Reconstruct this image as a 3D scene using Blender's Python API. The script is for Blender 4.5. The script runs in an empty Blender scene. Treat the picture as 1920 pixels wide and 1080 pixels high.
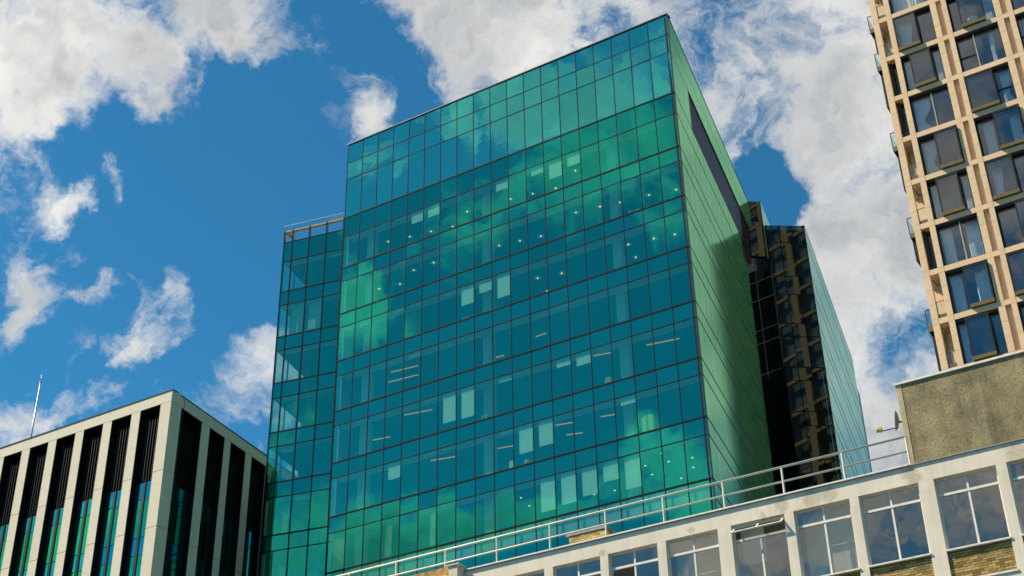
import bpy, bmesh, math, random
from mathutils import Matrix, Vector
R = math.radians
rng = random.Random(7)
sc = bpy.context.scene
col = sc.collection

# ---------------------------------------------------------------- camera
cam_data = bpy.data.cameras.new('camera')
cam_data.sensor_width = 36.0
cam_data.lens = 50.0
cam_data.clip_end = 6000.0
cam = bpy.data.objects.new('camera', cam_data)
col.objects.link(cam)
cam.matrix_world = Matrix(((0.8519829, 0.28556247, 0.43883849, 0.0),
                           (0.52326154, -0.43566128, -0.73239102, 0.0),
                           (-0.01795845, 0.85361193, -0.52059982, 1.7),
                           (0, 0, 0, 1)))
sc.camera = cam

# ---------------------------------------------------------------- light
SUN_AZ, SUN_EL = 60.0, 48.0          # degrees left of the street fronts' outward normal, elevation
to_sun = Vector((-math.sin(R(SUN_AZ)) * math.cos(R(SUN_EL)), -math.cos(R(SUN_AZ)) * math.cos(R(SUN_EL)), math.sin(R(SUN_EL))))
sun_data = bpy.data.lights.new('sun', 'SUN')
sun_data.energy = 5.0
sun_data.angle = R(0.55)
sun_data.color = (1.0, 0.89, 0.72)
sun = bpy.data.objects.new('sun', sun_data)
col.objects.link(sun)
sun.rotation_euler = (-to_sun).to_track_quat('-Z', 'Y').to_euler()
sun.location = (-40, -60, 120)

vs = sc.view_settings
vs.view_transform = 'Standard'
vs.look = 'None'
vs.exposure = 0.45
vs.gamma = 1.0
vs.use_curve_mapping = False

# cloud bank centres on the sky: direction x, y, z, angular radius, thickness (negative: a clear gap)
BLOBS = [
    (-0.628,0.442,0.641,0.087,0.5), (-0.62,0.481,0.62,0.06,0.45), (-0.657,0.459,0.598,0.042,0.4), (-0.593,0.504,0.628,0.032,0.4),
    (-0.59,0.526,0.612,0.018,0.4), (-0.586,0.539,0.605,0.011,0.3), (-0.543,0.521,0.659,0.051,0.55), (-0.509,0.546,0.666,0.04,0.5),
    (-0.47,0.566,0.677,0.033,0.25), (-0.43,0.604,0.671,0.04,0.38), (-0.423,0.627,0.654,0.026,0.42), (-0.366,0.647,0.669,0.063,0.5),
    (-0.313,0.666,0.677,0.073,0.55), (-0.268,0.711,0.65,0.073,0.6), (-0.214,0.731,0.648,0.072,0.6), (-0.263,0.744,0.614,0.051,0.6),
    (-0.233,0.743,0.628,0.055,0.5), (-0.18,0.755,0.631,0.065,0.6), (-0.191,0.788,0.585,0.054,0.62), (-0.197,0.811,0.552,0.036,0.6),
    (-0.204,0.769,0.605,0.04,0.35), (-0.213,0.836,0.506,0.047,0.6), (-0.218,0.856,0.468,0.072,0.65), (-0.245,0.847,0.472,0.033,0.5),
    (-0.213,0.872,0.44,0.043,0.6), (-0.243,0.833,0.498,0.022,0.3), (-0.219,0.851,0.478,0.04,0.5), (-0.231,0.863,0.45,0.036,0.4),
    (-0.25,0.866,0.432,0.069,0.65), (-0.236,0.887,0.397,0.043,0.5), (-0.197,0.817,0.542,0.036,0.4), (-0.228,0.809,0.541,0.022,0.15),
    (-0.496,0.604,0.624,0.035,0.55), (-0.477,0.615,0.627,0.017,0.25), (-0.509,0.59,0.627,0.015,0.2), (-0.68,0.483,0.552,0.016,0.55),
    (-0.666,0.477,0.574,0.014,0.2), (-0.661,0.509,0.552,0.014,0.6), (-0.635,0.534,0.559,0.014,0.6), (-0.691,0.521,0.501,0.017,0.36),
    (-0.689,0.536,0.488,0.015,0.34), (-0.7,0.534,0.474,0.015,0.28), (-0.659,0.554,0.509,0.013,0.42), (-0.63,0.587,0.508,0.017,0.52),
    (-0.624,0.601,0.499,0.009,0.3), (-0.654,0.593,0.469,0.015,0.5), (-0.635,0.604,0.482,0.012,0.45), (-0.718,0.55,0.426,0.035,0.38),
    (-0.7,0.577,0.42,0.018,0.3), (-0.609,0.653,0.451,0.018,0.27), (-0.593,0.651,0.474,0.017,0.25), (-0.608,0.668,0.428,0.018,0.25),
    (-0.584,0.644,0.494,0.011,0.2), (-0.575,0.579,0.578,0.073,-0.3), (-0.595,0.595,0.541,0.059,-0.25), (-0.467,0.593,0.657,0.029,-0.35),
    (-0.5,0.577,0.646,0.022,-0.4), (-0.449,0.625,0.638,0.022,-0.3), (-0.545,0.567,0.617,0.033,-0.45), (-0.656,0.537,0.531,0.025,-0.25),
    (-0.663,0.573,0.481,0.018,-0.2), (-0.624,0.626,0.468,0.015,-0.2), (-0.245,0.79,0.562,0.028,-0.5), (-0.265,0.775,0.574,0.022,-0.35),
    (-0.241,0.817,0.524,0.018,-0.2), (-0.643,0.501,0.579,0.021,-0.3), (-0.535,0.609,0.585,0.033,-0.3), (-0.651,0.618,0.44,0.025,-0.3),
    (-0.468,0.634,0.615,0.015,-0.2), (-0.556,0.64,0.53,0.041,-0.25), (-0.413,0.652,0.636,0.015,-0.15), (-0.615,0.537,0.577,0.022,-0.2),
    (-0.691,0.555,0.464,0.021,-0.35), (-0.678,0.578,0.454,0.025,-0.35), (-0.713,0.537,0.451,0.021,-0.3), (-0.675,0.554,0.488,0.014,-0.3),
    (-0.61,0.624,0.488,0.022,-0.3), (-0.53,-0.675,0.513,0.025,0.55), (-0.543,-0.684,0.487,0.027,0.605), (-0.53,-0.687,0.497,0.021,0.495),
    (-0.518,-0.703,0.488,0.016,0.33), (-0.48,-0.699,0.53,0.029,0.225), (-0.454,-0.701,0.549,0.025,0.262), (-0.435,-0.706,0.559,0.033,0.225),
    (-0.405,-0.707,0.58,0.037,0.262), (-0.375,-0.717,0.588,0.037,0.225), (-0.349,-0.731,0.586,0.037,0.188), (-0.326,-0.736,0.593,0.037,0.225),
    (-0.303,-0.712,0.633,0.057,0.338), (-0.345,-0.697,0.628,0.049,0.3), (-0.386,-0.679,0.624,0.041,0.285), (-0.422,-0.665,0.616,0.029,0.3),
    (-0.448,-0.664,0.598,0.025,0.225), (-0.467,-0.646,0.604,0.025,0.225), (-0.495,-0.634,0.594,0.025,0.188), (-0.349,-0.758,0.551,0.037,0.15),
    (-0.326,-0.763,0.559,0.025,0.112), (-0.579,-0.728,0.367,0.024,0.55), (-0.56,-0.741,0.371,0.028,0.55), (-0.534,-0.755,0.382,0.028,0.55),
    (-0.512,-0.769,0.384,0.024,0.55), (-0.491,-0.785,0.378,0.02,0.44), (-0.583,-0.738,0.341,0.036,0.55), (-0.554,-0.759,0.341,0.036,0.495),
    (-0.449,-0.808,0.381,0.024,0.44), (-0.466,-0.806,0.364,0.024,0.44), (-0.407,-0.812,0.42,0.025,0.44), (-0.39,-0.825,0.408,0.029,0.462),
    (-0.365,-0.834,0.413,0.033,0.495), (-0.371,-0.849,0.376,0.032,0.495), (-0.407,-0.831,0.379,0.024,0.33), (-0.477,-0.735,0.482,0.064,-0.455),
    (-0.42,-0.765,0.487,0.064,-0.455), (-0.369,-0.789,0.491,0.056,-0.455), (-0.527,-0.73,0.435,0.048,-0.52), (-0.485,-0.762,0.429,0.048,-0.52),
    (-0.432,-0.783,0.448,0.045,-0.455), (-0.361,-0.809,0.464,0.033,-0.455), (-0.541,-0.712,0.448,0.037,-0.455), (-0.473,-0.784,0.402,0.019,-0.455),
    (-0.492,-0.663,0.564,0.022,-0.325), (-0.51,-0.658,0.554,0.019,-0.325), (-0.288,-0.889,0.356,0.04,0.49), (-0.239,-0.9,0.364,0.036,0.42),
    (-0.191,-0.91,0.367,0.039,0.49), (-0.368,-0.862,0.349,0.033,0.49), (-0.331,-0.878,0.346,0.022,0.28), (-0.17,-0.918,0.358,0.028,0.42),
    (-0.143,-0.759,0.635,0.046,0.504), (-0.093,-0.776,0.624,0.042,0.476), (-0.148,-0.808,0.571,0.046,0.532), (-0.109,-0.824,0.556,0.042,0.476),
    (-0.153,-0.841,0.518,0.043,0.532), (-0.158,-0.872,0.464,0.046,0.476), (-0.14,-0.786,0.602,0.025,-0.28), (-0.136,-0.832,0.537,0.021,-0.28),
    (-0.725,-0.59,0.355,0.025,0.63), (-0.702,-0.612,0.364,0.021,0.56), (-0.68,-0.635,0.367,0.021,0.56), (-0.718,-0.609,0.337,0.025,0.56),
    (0.013,0.8,0.6,0.057,0.75), (0.005,0.835,0.55,0.057,0.825), (-0.0,0.863,0.505,0.057,0.825), (0.016,0.869,0.494,0.047,0.6),
    (-0.004,0.892,0.453,0.057,0.6), (0.009,0.913,0.407,0.046,0.225), (-0.065,0.881,0.469,0.046,0.6), (-0.072,0.905,0.419,0.046,0.525),
    (-0.268,-0.855,0.444,0.013,0.45), (-0.281,-0.861,0.423,0.017,0.45), (-0.295,-0.863,0.409,0.015,0.4), (-0.27,-0.804,0.53,0.03,-0.35),
    (-0.271,-0.827,0.492,0.03,-0.35), (-0.284,-0.883,0.373,0.018,0.1),
]


world = bpy.data.worlds.new('World')
sc.world = world
world.use_nodes = True
wn, wl = world.node_tree.nodes, world.node_tree.links
wn.clear()

def wnode(t, **kw):
    n = wn.new(t)
    for k, v in kw.items():
        setattr(n, k, v)
    return n

def wmath(op, a, b=None, clamp=False):
    n = wnode('ShaderNodeMath', operation=op, use_clamp=clamp)
    for i, v in enumerate((a, b)):
        if v is None:
            continue
        if isinstance(v, (int, float)):
            n.inputs[i].default_value = v
        else:
            wl.new(v, n.inputs[i])
    return n.outputs[0]

def build_sky():
    out = wnode('ShaderNodeOutputWorld')
    bg = wnode('ShaderNodeBackground')
    wl.new(bg.outputs[0], out.inputs[0])
    bg.inputs[1].default_value = 0.075
    sky = wnode('ShaderNodeTexSky', sky_type='NISHITA')
    sky.sun_disc = False
    sky.sun_elevation = R(SUN_EL)
    sky.sun_rotation = math.atan2(to_sun.x, to_sun.y)
    sky.altitude = 60.0
    sky.air_density = 1.0
    sky.dust_density = 0.0
    sky.ozone_density = 4.0
    tc = wnode('ShaderNodeTexCoord')
    nrm = wnode('ShaderNodeVectorMath', operation='NORMALIZE')
    wl.new(tc.outputs['Generated'], nrm.inputs[0])
    d = nrm.outputs[0]

    def noise(scale, detail, rough, vec, dist=0.0):
        n = wnode('ShaderNodeTexNoise')
        n.inputs['Scale'].default_value = scale
        n.inputs['Detail'].default_value = detail
        n.inputs['Roughness'].default_value = rough
        n.inputs['Distortion'].default_value = dist
        wl.new(vec, n.inputs['Vector'])
        return n
    # ragged domain
    wn1 = noise(8.0, 6.0, 0.62, d)
    sub = wnode('ShaderNodeVectorMath', operation='SUBTRACT')
    wl.new(wn1.outputs['Color'], sub.inputs[0]); sub.inputs[1].default_value = (0.5, 0.5, 0.5)
    scl = wnode('ShaderNodeVectorMath', operation='SCALE')
    wl.new(sub.outputs[0], scl.inputs[0]); scl.inputs['Scale'].default_value = 0.11
    add = wnode('ShaderNodeVectorMath', operation='ADD')
    wl.new(d, add.inputs[0]); wl.new(scl.outputs[0], add.inputs[1])
    w = add.outputs[0]
    # coverage from the cloud banks
    total = None
    for (x, y, z, r, a) in BLOBS:
        dist = wnode('ShaderNodeVectorMath', operation='DISTANCE')
        wl.new(w, dist.inputs[0]); dist.inputs[1].default_value = (x, y, z)
        mr = wnode('ShaderNodeMapRange', interpolation_type='SMOOTHSTEP')
        wl.new(dist.outputs['Value'], mr.inputs['Value'])
        mr.inputs['From Min'].default_value = r * 0.0
        mr.inputs['From Max'].default_value = r * 1.7
        mr.inputs['To Min'].default_value = a
        mr.inputs['To Max'].default_value = 0.0
        total = mr.outputs[0] if total is None else wmath('ADD', total, mr.outputs[0])
    cov = wmath('MAXIMUM', wmath('MINIMUM', total, 0.8), -0.7)
    f1 = noise(5.0, 15.0, 0.60, d, 0.45)
    f3 = noise(13.0, 13.0, 0.62, w, 0.5)
    fb = wmath('ADD', wmath('MULTIPLY', wmath('SUBTRACT', f1.outputs['Fac'], 0.5), 1.5), wmath('MULTIPLY', wmath('SUBTRACT', f3.outputs['Fac'], 0.5), 3.0))
    raw = wmath('ADD', wmath('ADD', fb, cov), -0.31)
    dens = wnode('ShaderNodeMapRange', interpolation_type='SMOOTHSTEP')
    wl.new(raw, dens.inputs['Value'])
    dens.inputs['From Min'].default_value = -0.20
    dens.inputs['From Max'].default_value = 0.54
    # light and shade inside the clouds
    f2 = noise(8.0, 9.0, 0.58, w, 0.2)
    thick = wnode('ShaderNodeMapRange')
    wl.new(wmath('ADD', wmath('MULTIPLY', raw, 0.55), wmath('MULTIPLY', wmath('SUBTRACT', f2.outputs['Fac'], 0.5), 2.2)), thick.inputs['Value'])
    thick.inputs['From Min'].default_value = -0.10
    thick.inputs['From Max'].default_value = 0.70
    ramp = wnode('ShaderNodeValToRGB')
    wl.new(thick.outputs[0], ramp.inputs[0])
    e = ramp.color_ramp.elements
    e[0].position = 0.0; e[0].color = (9.2, 9.0, 8.6, 1)
    e[1].position = 1.0; e[1].color = (3.9, 4.2, 4.5, 1)
    # deep clear blue
    tint = wnode('ShaderNodeMix', data_type='RGBA', blend_type='MULTIPLY')
    tint.inputs['Factor'].default_value = 1.0
    wl.new(sky.outputs[0], tint.inputs['A'])
    tint.inputs['B'].default_value = SKY_TINT
    mix = wnode('ShaderNodeMix', data_type='RGBA')
    wl.new(dens.outputs[0], mix.inputs['Factor'])
    wl.new(tint.outputs['Result'], mix.inputs['A'])
    wl.new(ramp.outputs[0], mix.inputs['B'])
    wl.new(mix.outputs['Result'], bg.inputs[0])

SKY_TINT = (0.32, 1.08, 1.20, 1.0)
build_sky()

# ---------------------------------------------------------------- materials
M = {}

def new_mat(name):
    m = bpy.data.materials.new(name)
    m.use_nodes = True
    nt = m.node_tree
    nt.nodes.clear()
    out = nt.nodes.new('ShaderNodeOutputMaterial')
    return m, nt, out

def mth(nt, op, a, b=None, clamp=False):
    n = nt.nodes.new('ShaderNodeMath'); n.operation = op; n.use_clamp = clamp
    for i, v in enumerate((a, b)):
        if v is None:
            continue
        if isinstance(v, (int, float)):
            n.inputs[i].default_value = v
        else:
            nt.links.new(v, n.inputs[i])
    return n.outputs[0]

def noise(nt, scale, detail=5.0, rough=0.55, stretch=None, coord='Object'):
    tc = nt.nodes.new('ShaderNodeTexCoord')
    src = tc.outputs[coord]
    if coord == 'World':
        pass
    if stretch:
        mp = nt.nodes.new('ShaderNodeMapping')
        mp.inputs['Scale'].default_value = stretch
        nt.links.new(src, mp.inputs['Vector'])
        src = mp.outputs[0]
    n = nt.nodes.new('ShaderNodeTexNoise')
    n.inputs['Scale'].default_value = scale
    n.inputs['Detail'].default_value = detail
    n.inputs['Roughness'].default_value = rough
    nt.links.new(src, n.inputs['Vector'])
    return n.outputs['Fac']

def remap(nt, v, a, b, c=0.0, d=1.0):
    n = nt.nodes.new('ShaderNodeMapRange')
    nt.links.new(v, n.inputs['Value'])
    for k, x in zip(('From Min', 'From Max', 'To Min', 'To Max'), (a, b, c, d)):
        n.inputs[k].default_value = x
    return n.outputs[0]

def mixc(nt, fac, a, b, mode='MIX'):
    n = nt.nodes.new('ShaderNodeMix'); n.data_type = 'RGBA'; n.blend_type = mode
    for key, v in (('Factor', fac), ('A', a), ('B', b)):
        s = n.inputs[key] if key == 'Factor' else n.inputs[key]
        if key != 'Factor':
            s = [i for i in n.inputs if i.name == key and i.type == 'RGBA'][0]
        if isinstance(v, (int, float)):
            s.default_value = v
        elif isinstance(v, tuple):
            s.default_value = (*v, 1.0) if len(v) == 3 else v
        else:
            nt.links.new(v, s)
    return [o for o in n.outputs if o.type == 'RGBA'][0]

def dull(name, color, rough=0.75, var=0.12, scale=1.5, streak=0.0, streak_col=(0.1, 0.09, 0.07), rnd=0.0, fine=0.0,
         metal=0.0, bump=0.0, bump_scale=30.0, spec=0.4, stains=None, stain_col=(0.3, 0.24, 0.14), coat=0.0):
    m, nt, out = new_mat(name)
    b = nt.nodes.new('ShaderNodeBsdfPrincipled')
    nt.links.new(b.outputs[0], out.inputs[0])
    b.inputs['Roughness'].default_value = rough
    b.inputs['Metallic'].default_value = metal
    b.inputs['Specular IOR Level'].default_value = spec
    b.inputs['Coat Weight'].default_value = coat
    lo = tuple(max(0, c * (1 - var)) for c in color); hi = tuple(c * (1 + var) for c in color)
    c = mixc(nt, remap(nt, noise(nt, scale, 6, 0.6), 0.3, 0.7), lo, hi)
    if fine:
        v = remap(nt, noise(nt, 13.0, 8, 0.75), 0.3, 0.7, 1 - fine, 1 + fine)
        cc = nt.nodes.new('ShaderNodeCombineColor')
        for i in range(3):
            nt.links.new(v, cc.inputs[i])
        c = mixc(nt, 1.0, c, cc.outputs[0], 'MULTIPLY')
    if streak:
        s = remap(nt, noise(nt, 2.2, 6, 0.65, (1.6, 1.6, 0.16)), 0.48, 0.78, 0, streak)
        c = mixc(nt, s, c, streak_col)
    if stains:
        geo = nt.nodes.new('ShaderNodeNewGeometry')
        tot = None
        wob = noise(nt, 6.0, 5, 0.6)
        for (x, y, z, r) in stains:
            dn = nt.nodes.new('ShaderNodeVectorMath'); dn.operation = 'DISTANCE'
            nt.links.new(geo.outputs['Position'], dn.inputs[0]); dn.inputs[1].default_value = (x, y, z)
            v = remap(nt, mth(nt, 'ADD', dn.outputs['Value'], mth(nt, 'MULTIPLY', mth(nt, 'SUBTRACT', wob, 0.5), 0.35)), r * 0.55, r, 0.75, 0.0)
            tot = v if tot is None else mth(nt, 'MAXIMUM', tot, v)
        tot = mth(nt, 'MULTIPLY', tot, remap(nt, noise(nt, 11, 5, 0.7), 0.3, 0.65, 0.35, 1.0))
        c = mixc(nt, tot, c, stain_col)
    if rnd:
        oi = nt.nodes.new('ShaderNodeObjectInfo')
        v = remap(nt, oi.outputs['Random'], 0, 1, 1 - rnd, 1 + rnd)
        cc = nt.nodes.new('ShaderNodeCombineColor')
        for i in range(3):
            nt.links.new(v, cc.inputs[i])
        c = mixc(nt, 1.0, c, cc.outputs[0], 'MULTIPLY')
    nt.links.new(c, b.inputs['Base Color'])
    if bump:
        bp = nt.nodes.new('ShaderNodeBump')
        bp.inputs['Strength'].default_value = bump
        bp.inputs['Distance'].default_value = 0.02
        nt.links.new(noise(nt, bump_scale, 4, 0.6), bp.inputs['Height'])
        nt.links.new(bp.outputs[0], b.inputs['Normal'])
    M[name] = m
    return m

def wavy(nt, strength, scale, distance=0.02):
    bp = nt.nodes.new('ShaderNodeBump')
    bp.inputs['Strength'].default_value = strength
    bp.inputs['Distance'].default_value = distance
    oi = nt.nodes.new('ShaderNodeObjectInfo')
    tc = nt.nodes.new('ShaderNodeTexCoord')
    ad = nt.nodes.new('ShaderNodeVectorMath'); ad.operation = 'ADD'
    sc_ = nt.nodes.new('ShaderNodeVectorMath'); sc_.operation = 'SCALE'
    nt.links.new(oi.outputs['Location'], sc_.inputs[0]); sc_.inputs['Scale'].default_value = 3.7
    nt.links.new(tc.outputs['Object'], ad.inputs[0]); nt.links.new(sc_.outputs[0], ad.inputs[1])
    n = nt.nodes.new('ShaderNodeTexNoise')
    n.inputs['Scale'].default_value = scale; n.inputs['Detail'].default_value = 1.5
    nt.links.new(ad.outputs[0], n.inputs['Vector'])
    nt.links.new(n.outputs['Fac'], bp.inputs['Height'])
    return bp.outputs[0]

def glass(name, refl, trans, base=0.3, ior=1.5, rough=0.0, wave=0.03, wscale=0.7, body=None, body_mix=0.0, rnd=0.0):
    """coated window glass: tinted mirror over tinted see-through; body = opaque colour behind the pane"""
    m, nt, out = new_mat(name)
    g = nt.nodes.new('ShaderNodeBsdfGlossy')
    g.inputs['Roughness'].default_value = rough
    if rnd:
        oi = nt.nodes.new('ShaderNodeObjectInfo')
        v = remap(nt, oi.outputs['Random'], 0, 1, 1 - rnd, 1 + rnd)
        cc = nt.nodes.new('ShaderNodeCombineColor')
        for i in range(3):
            nt.links.new(v, cc.inputs[i])
        nt.links.new(mixc(nt, 1.0, refl, cc.outputs[0], 'MULTIPLY'), g.inputs['Color'])
    else:
        g.inputs['Color'].default_value = (*refl, 1)
    if wave:
        nt.links.new(wavy(nt, wave, wscale), g.inputs['Normal'])
    if body is None:
        t = nt.nodes.new('ShaderNodeBsdfTransparent')
        geo = nt.nodes.new('ShaderNodeNewGeometry')      # the tint is taken once, on the way in
        nt.links.new(mixc(nt, geo.outputs['Backfacing'], trans, (1.0, 1.0, 1.0)), t.inputs['Color'])
        under = t.outputs[0]
    else:
        dnode = nt.nodes.new('ShaderNodeBsdfDiffuse')
        dnode.inputs['Color'].default_value = (*body, 1)
        under = dnode.outputs[0]
    fr = nt.nodes.new('ShaderNodeFresnel'); fr.inputs['IOR'].default_value = ior
    fac = mth(nt, 'ADD', mth(nt, 'MULTIPLY', fr.outputs[0], 1.0 - base), base, True)
    if body is None:
        fac = mth(nt, 'MULTIPLY', fac, mth(nt, 'SUBTRACT', 1.0, geo.outputs['Backfacing']))
    mx = nt.nodes.new('ShaderNodeMixShader')
    nt.links.new(fac, mx.inputs[0]); nt.links.new(under, mx.inputs[1]); nt.links.new(g.outputs[0], mx.inputs[2])
    nt.links.new(mx.outputs[0], out.inputs[0])
    M[name] = m
    return m

def lamp_mat(name, color, strength):
    m, nt, out = new_mat(name)
    e = nt.nodes.new('ShaderNodeEmission')
    e.inputs[0].default_value = (*color, 1); e.inputs[1].default_value = strength
    nt.links.new(e.outputs[0], out.inputs[0])
    M[name] = m

glass('tower_glass', (0.04, 0.92, 0.64), (0.54, 0.76, 0.66), base=0.345, wave=0.07, wscale=0.6, rnd=0.06)
glass('tower_spandrel', (0.04, 0.90, 0.63), None, base=0.345, body=(0.002, 0.025, 0.03), wave=0.08, wscale=0.6, rnd=0.08)
glass('tower_top_glass', (0.14, 0.95, 0.76), None, base=0.45, body=(0.012, 0.09, 0.10), wave=0.10, wscale=1.2, rnd=0.08)
glass('recess_glass', (0.065, 0.085, 0.08), (0.12, 0.22, 0.22), base=0.55, wave=0.10, wscale=0.45)
glass('green_panel', (0.45, 0.94, 0.56), None, base=0.28, ior=1.5, rough=0.10, body=(0.10, 0.36, 0.16), wave=0.04, wscale=0.5, rnd=0.05)
glass('pale_green_panel', (0.72, 0.98, 0.80), None, base=0.25, ior=1.5, rough=0.2, body=(0.36, 0.62, 0.44), wave=0.03, wscale=0.5, rnd=0.05)
glass('block_glass', (0.03, 0.95, 0.40), (0.05, 0.35, 0.22), base=0.6, wave=0.05, wscale=0.5)
glass('block_spandrel_glass', (0.03, 0.80, 0.72), None, base=0.55, body=(0.0, 0.06, 0.07), wave=0.05, wscale=0.5)
glass('flat_glass', (0.86, 0.88, 0.88), (0.86, 0.90, 0.93), base=0.15, wave=0.05, wscale=0.6)
glass('old_glass', (0.84, 0.82, 0.74), (0.62, 0.62, 0.56), base=0.20, wave=0.25, wscale=1.1)
glass('clear_glass', (0.9, 0.95, 1.0), (0.86, 0.93, 0.93), base=0.04, wave=0.0)
dull('mullion_metal', (0.004, 0.005, 0.006), rough=0.7, spec=0.1)
dull('floor_pale', (0.4, 0.39, 0.36), rough=0.9)
dull('edge_metal', (0.012, 0.012, 0.014), rough=0.5, spec=0.3)
dull('louvre_brown', (0.06, 0.045, 0.04), rough=0.6)
dull('ceiling_white', (0.55, 0.56, 0.54), rough=0.9)
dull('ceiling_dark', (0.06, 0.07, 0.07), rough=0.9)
dull('column_white', (0.75, 0.75, 0.70), rough=0.8)
dull('interior_grey', (0.12, 0.12, 0.12), rough=0.9)
dull('blind_white', (0.86, 0.86, 0.80), rough=0.9, var=0.03)
dull('blind_cream', (0.72, 0.68, 0.40), rough=0.9, var=0.05)
dull('cardboard', (0.62, 0.52, 0.26), rough=0.9)
dull('pink_paper', (0.60, 0.30, 0.22), rough=0.9)
dull('roof_grey', (0.2, 0.2, 0.2), rough=0.9)
dull('limestone', (0.74, 0.64, 0.47), rough=0.8, var=0.06, scale=2.5, streak=0.1, streak_col=(0.38, 0.34, 0.27), rnd=0.03, bump=0.05)
dull('black_metal', (0.008, 0.008, 0.008), rough=0.45, metal=0.2, var=0.3)
dull('black_fin', (0.022, 0.022, 0.020), rough=0.45, metal=0.3)
dull('beige_stone', (0.77, 0.53, 0.31), rough=0.75, var=0.08, scale=3.0, streak=0.10, streak_col=(0.45, 0.31, 0.19), rnd=0.05, bump=0.05)
dull('bronze', (0.17, 0.12, 0.045), rough=0.42, metal=0.35, var=0.15)
dull('dark_bronze', (0.035, 0.028, 0.020), rough=0.4, metal=0.4)
dull('pale_bronze', (0.42, 0.36, 0.22), rough=0.45, metal=0.3)
dull('curtain_white', (0.80, 0.80, 0.76), rough=0.95, var=0.04)
dull('room_wall', (0.52, 0.52, 0.52), rough=0.9)
dull('white_garment', (0.85, 0.85, 0.80), rough=0.9, var=0.03)
STAINS = [(-13.93, 39, 18.50, 0.30), (-12.95, 39, 18.50, 0.36), (-12.42, 39, 18.48, 0.34), (-9.92, 39, 18.55, 0.30), (-9.80, 39, 18.35, 0.26), (-6.81, 39, 18.44, 0.40), (-16.99, 39, 18.36, 0.13), (-20.2, 39, 18.3, 0.16), (-14.6, 39, 18.3, 0.13)]
dull('white_render', (0.80, 0.69, 0.54), rough=0.85, var=0.07, scale=1.2, streak=0.40, streak_col=(0.46, 0.39, 0.28), bump=0.12, bump_scale=14, stains=STAINS, stain_col=(0.40, 0.34, 0.20))
dull('white_paint', (0.80, 0.74, 0.64), rough=0.6, var=0.08, scale=5, streak=0.35, streak_col=(0.36, 0.28, 0.18), bump=0.15, bump_scale=40)
dull('rail_paint', (0.80, 0.73, 0.60), rough=0.55, var=0.12, scale=8, streak=0.3, streak_col=(0.4, 0.27, 0.15))
dull('lead_coping', (0.30, 0.29, 0.25), rough=0.7, var=0.25, scale=4)
dull('roughcast', (0.29, 0.235, 0.125), rough=0.95, var=0.35, scale=1.4, streak=0.7, streak_col=(0.085, 0.072, 0.048), bump=1.0, bump_scale=30, fine=0.45)
dull('trim_concrete', (0.50, 0.40, 0.21), rough=0.85, var=0.15, scale=4, streak=0.2)
dull('stock_brick', (0.66, 0.45, 0.16), rough=0.9, var=0.25, scale=6, rnd=0.42, bump=0.25, bump_scale=40)
dull('sooty_brick', (0.38, 0.25, 0.085), rough=0.9, var=0.4, scale=3, rnd=0.5, streak=0.35, streak_col=(0.05, 0.04, 0.03), bump=0.3, bump_scale=40)
dull('mortar', (0.16, 0.13, 0.08), rough=0.95)
dull('rusty_metal', (0.52, 0.27, 0.07), rough=0.8, var=0.6, scale=5, streak=0.6, streak_col=(0.10, 0.04, 0.015), bump=0.3)
dull('cream_paint', (0.66, 0.58, 0.42), rough=0.7, var=0.15, scale=6, streak=0.3)
dull('dish_grey', (0.22, 0.28, 0.27), rough=0.5)
dull('yellow_plastic', (0.55, 0.45, 0.10), rough=0.5)
dull('red_rubber', (0.85, 0.08, 0.10), rough=0.4)
dull('grey_steel', (0.55, 0.54, 0.50), rough=0.4, metal=0.4)
dull('asphalt', (0.05, 0.05, 0.05), rough=0.9, var=0.3, scale=4)
lamp_mat('bulb_glow', (1.0, 0.74, 0.34), 1.7)
lamp_mat('tube_glow', (1.0, 0.42, 0.13), 0.55)
lamp_mat('spot_glow', (1.0, 0.85, 0.60), 1.1)
dull('shade_grey', (0.42, 0.40, 0.34), rough=0.7)

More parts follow.
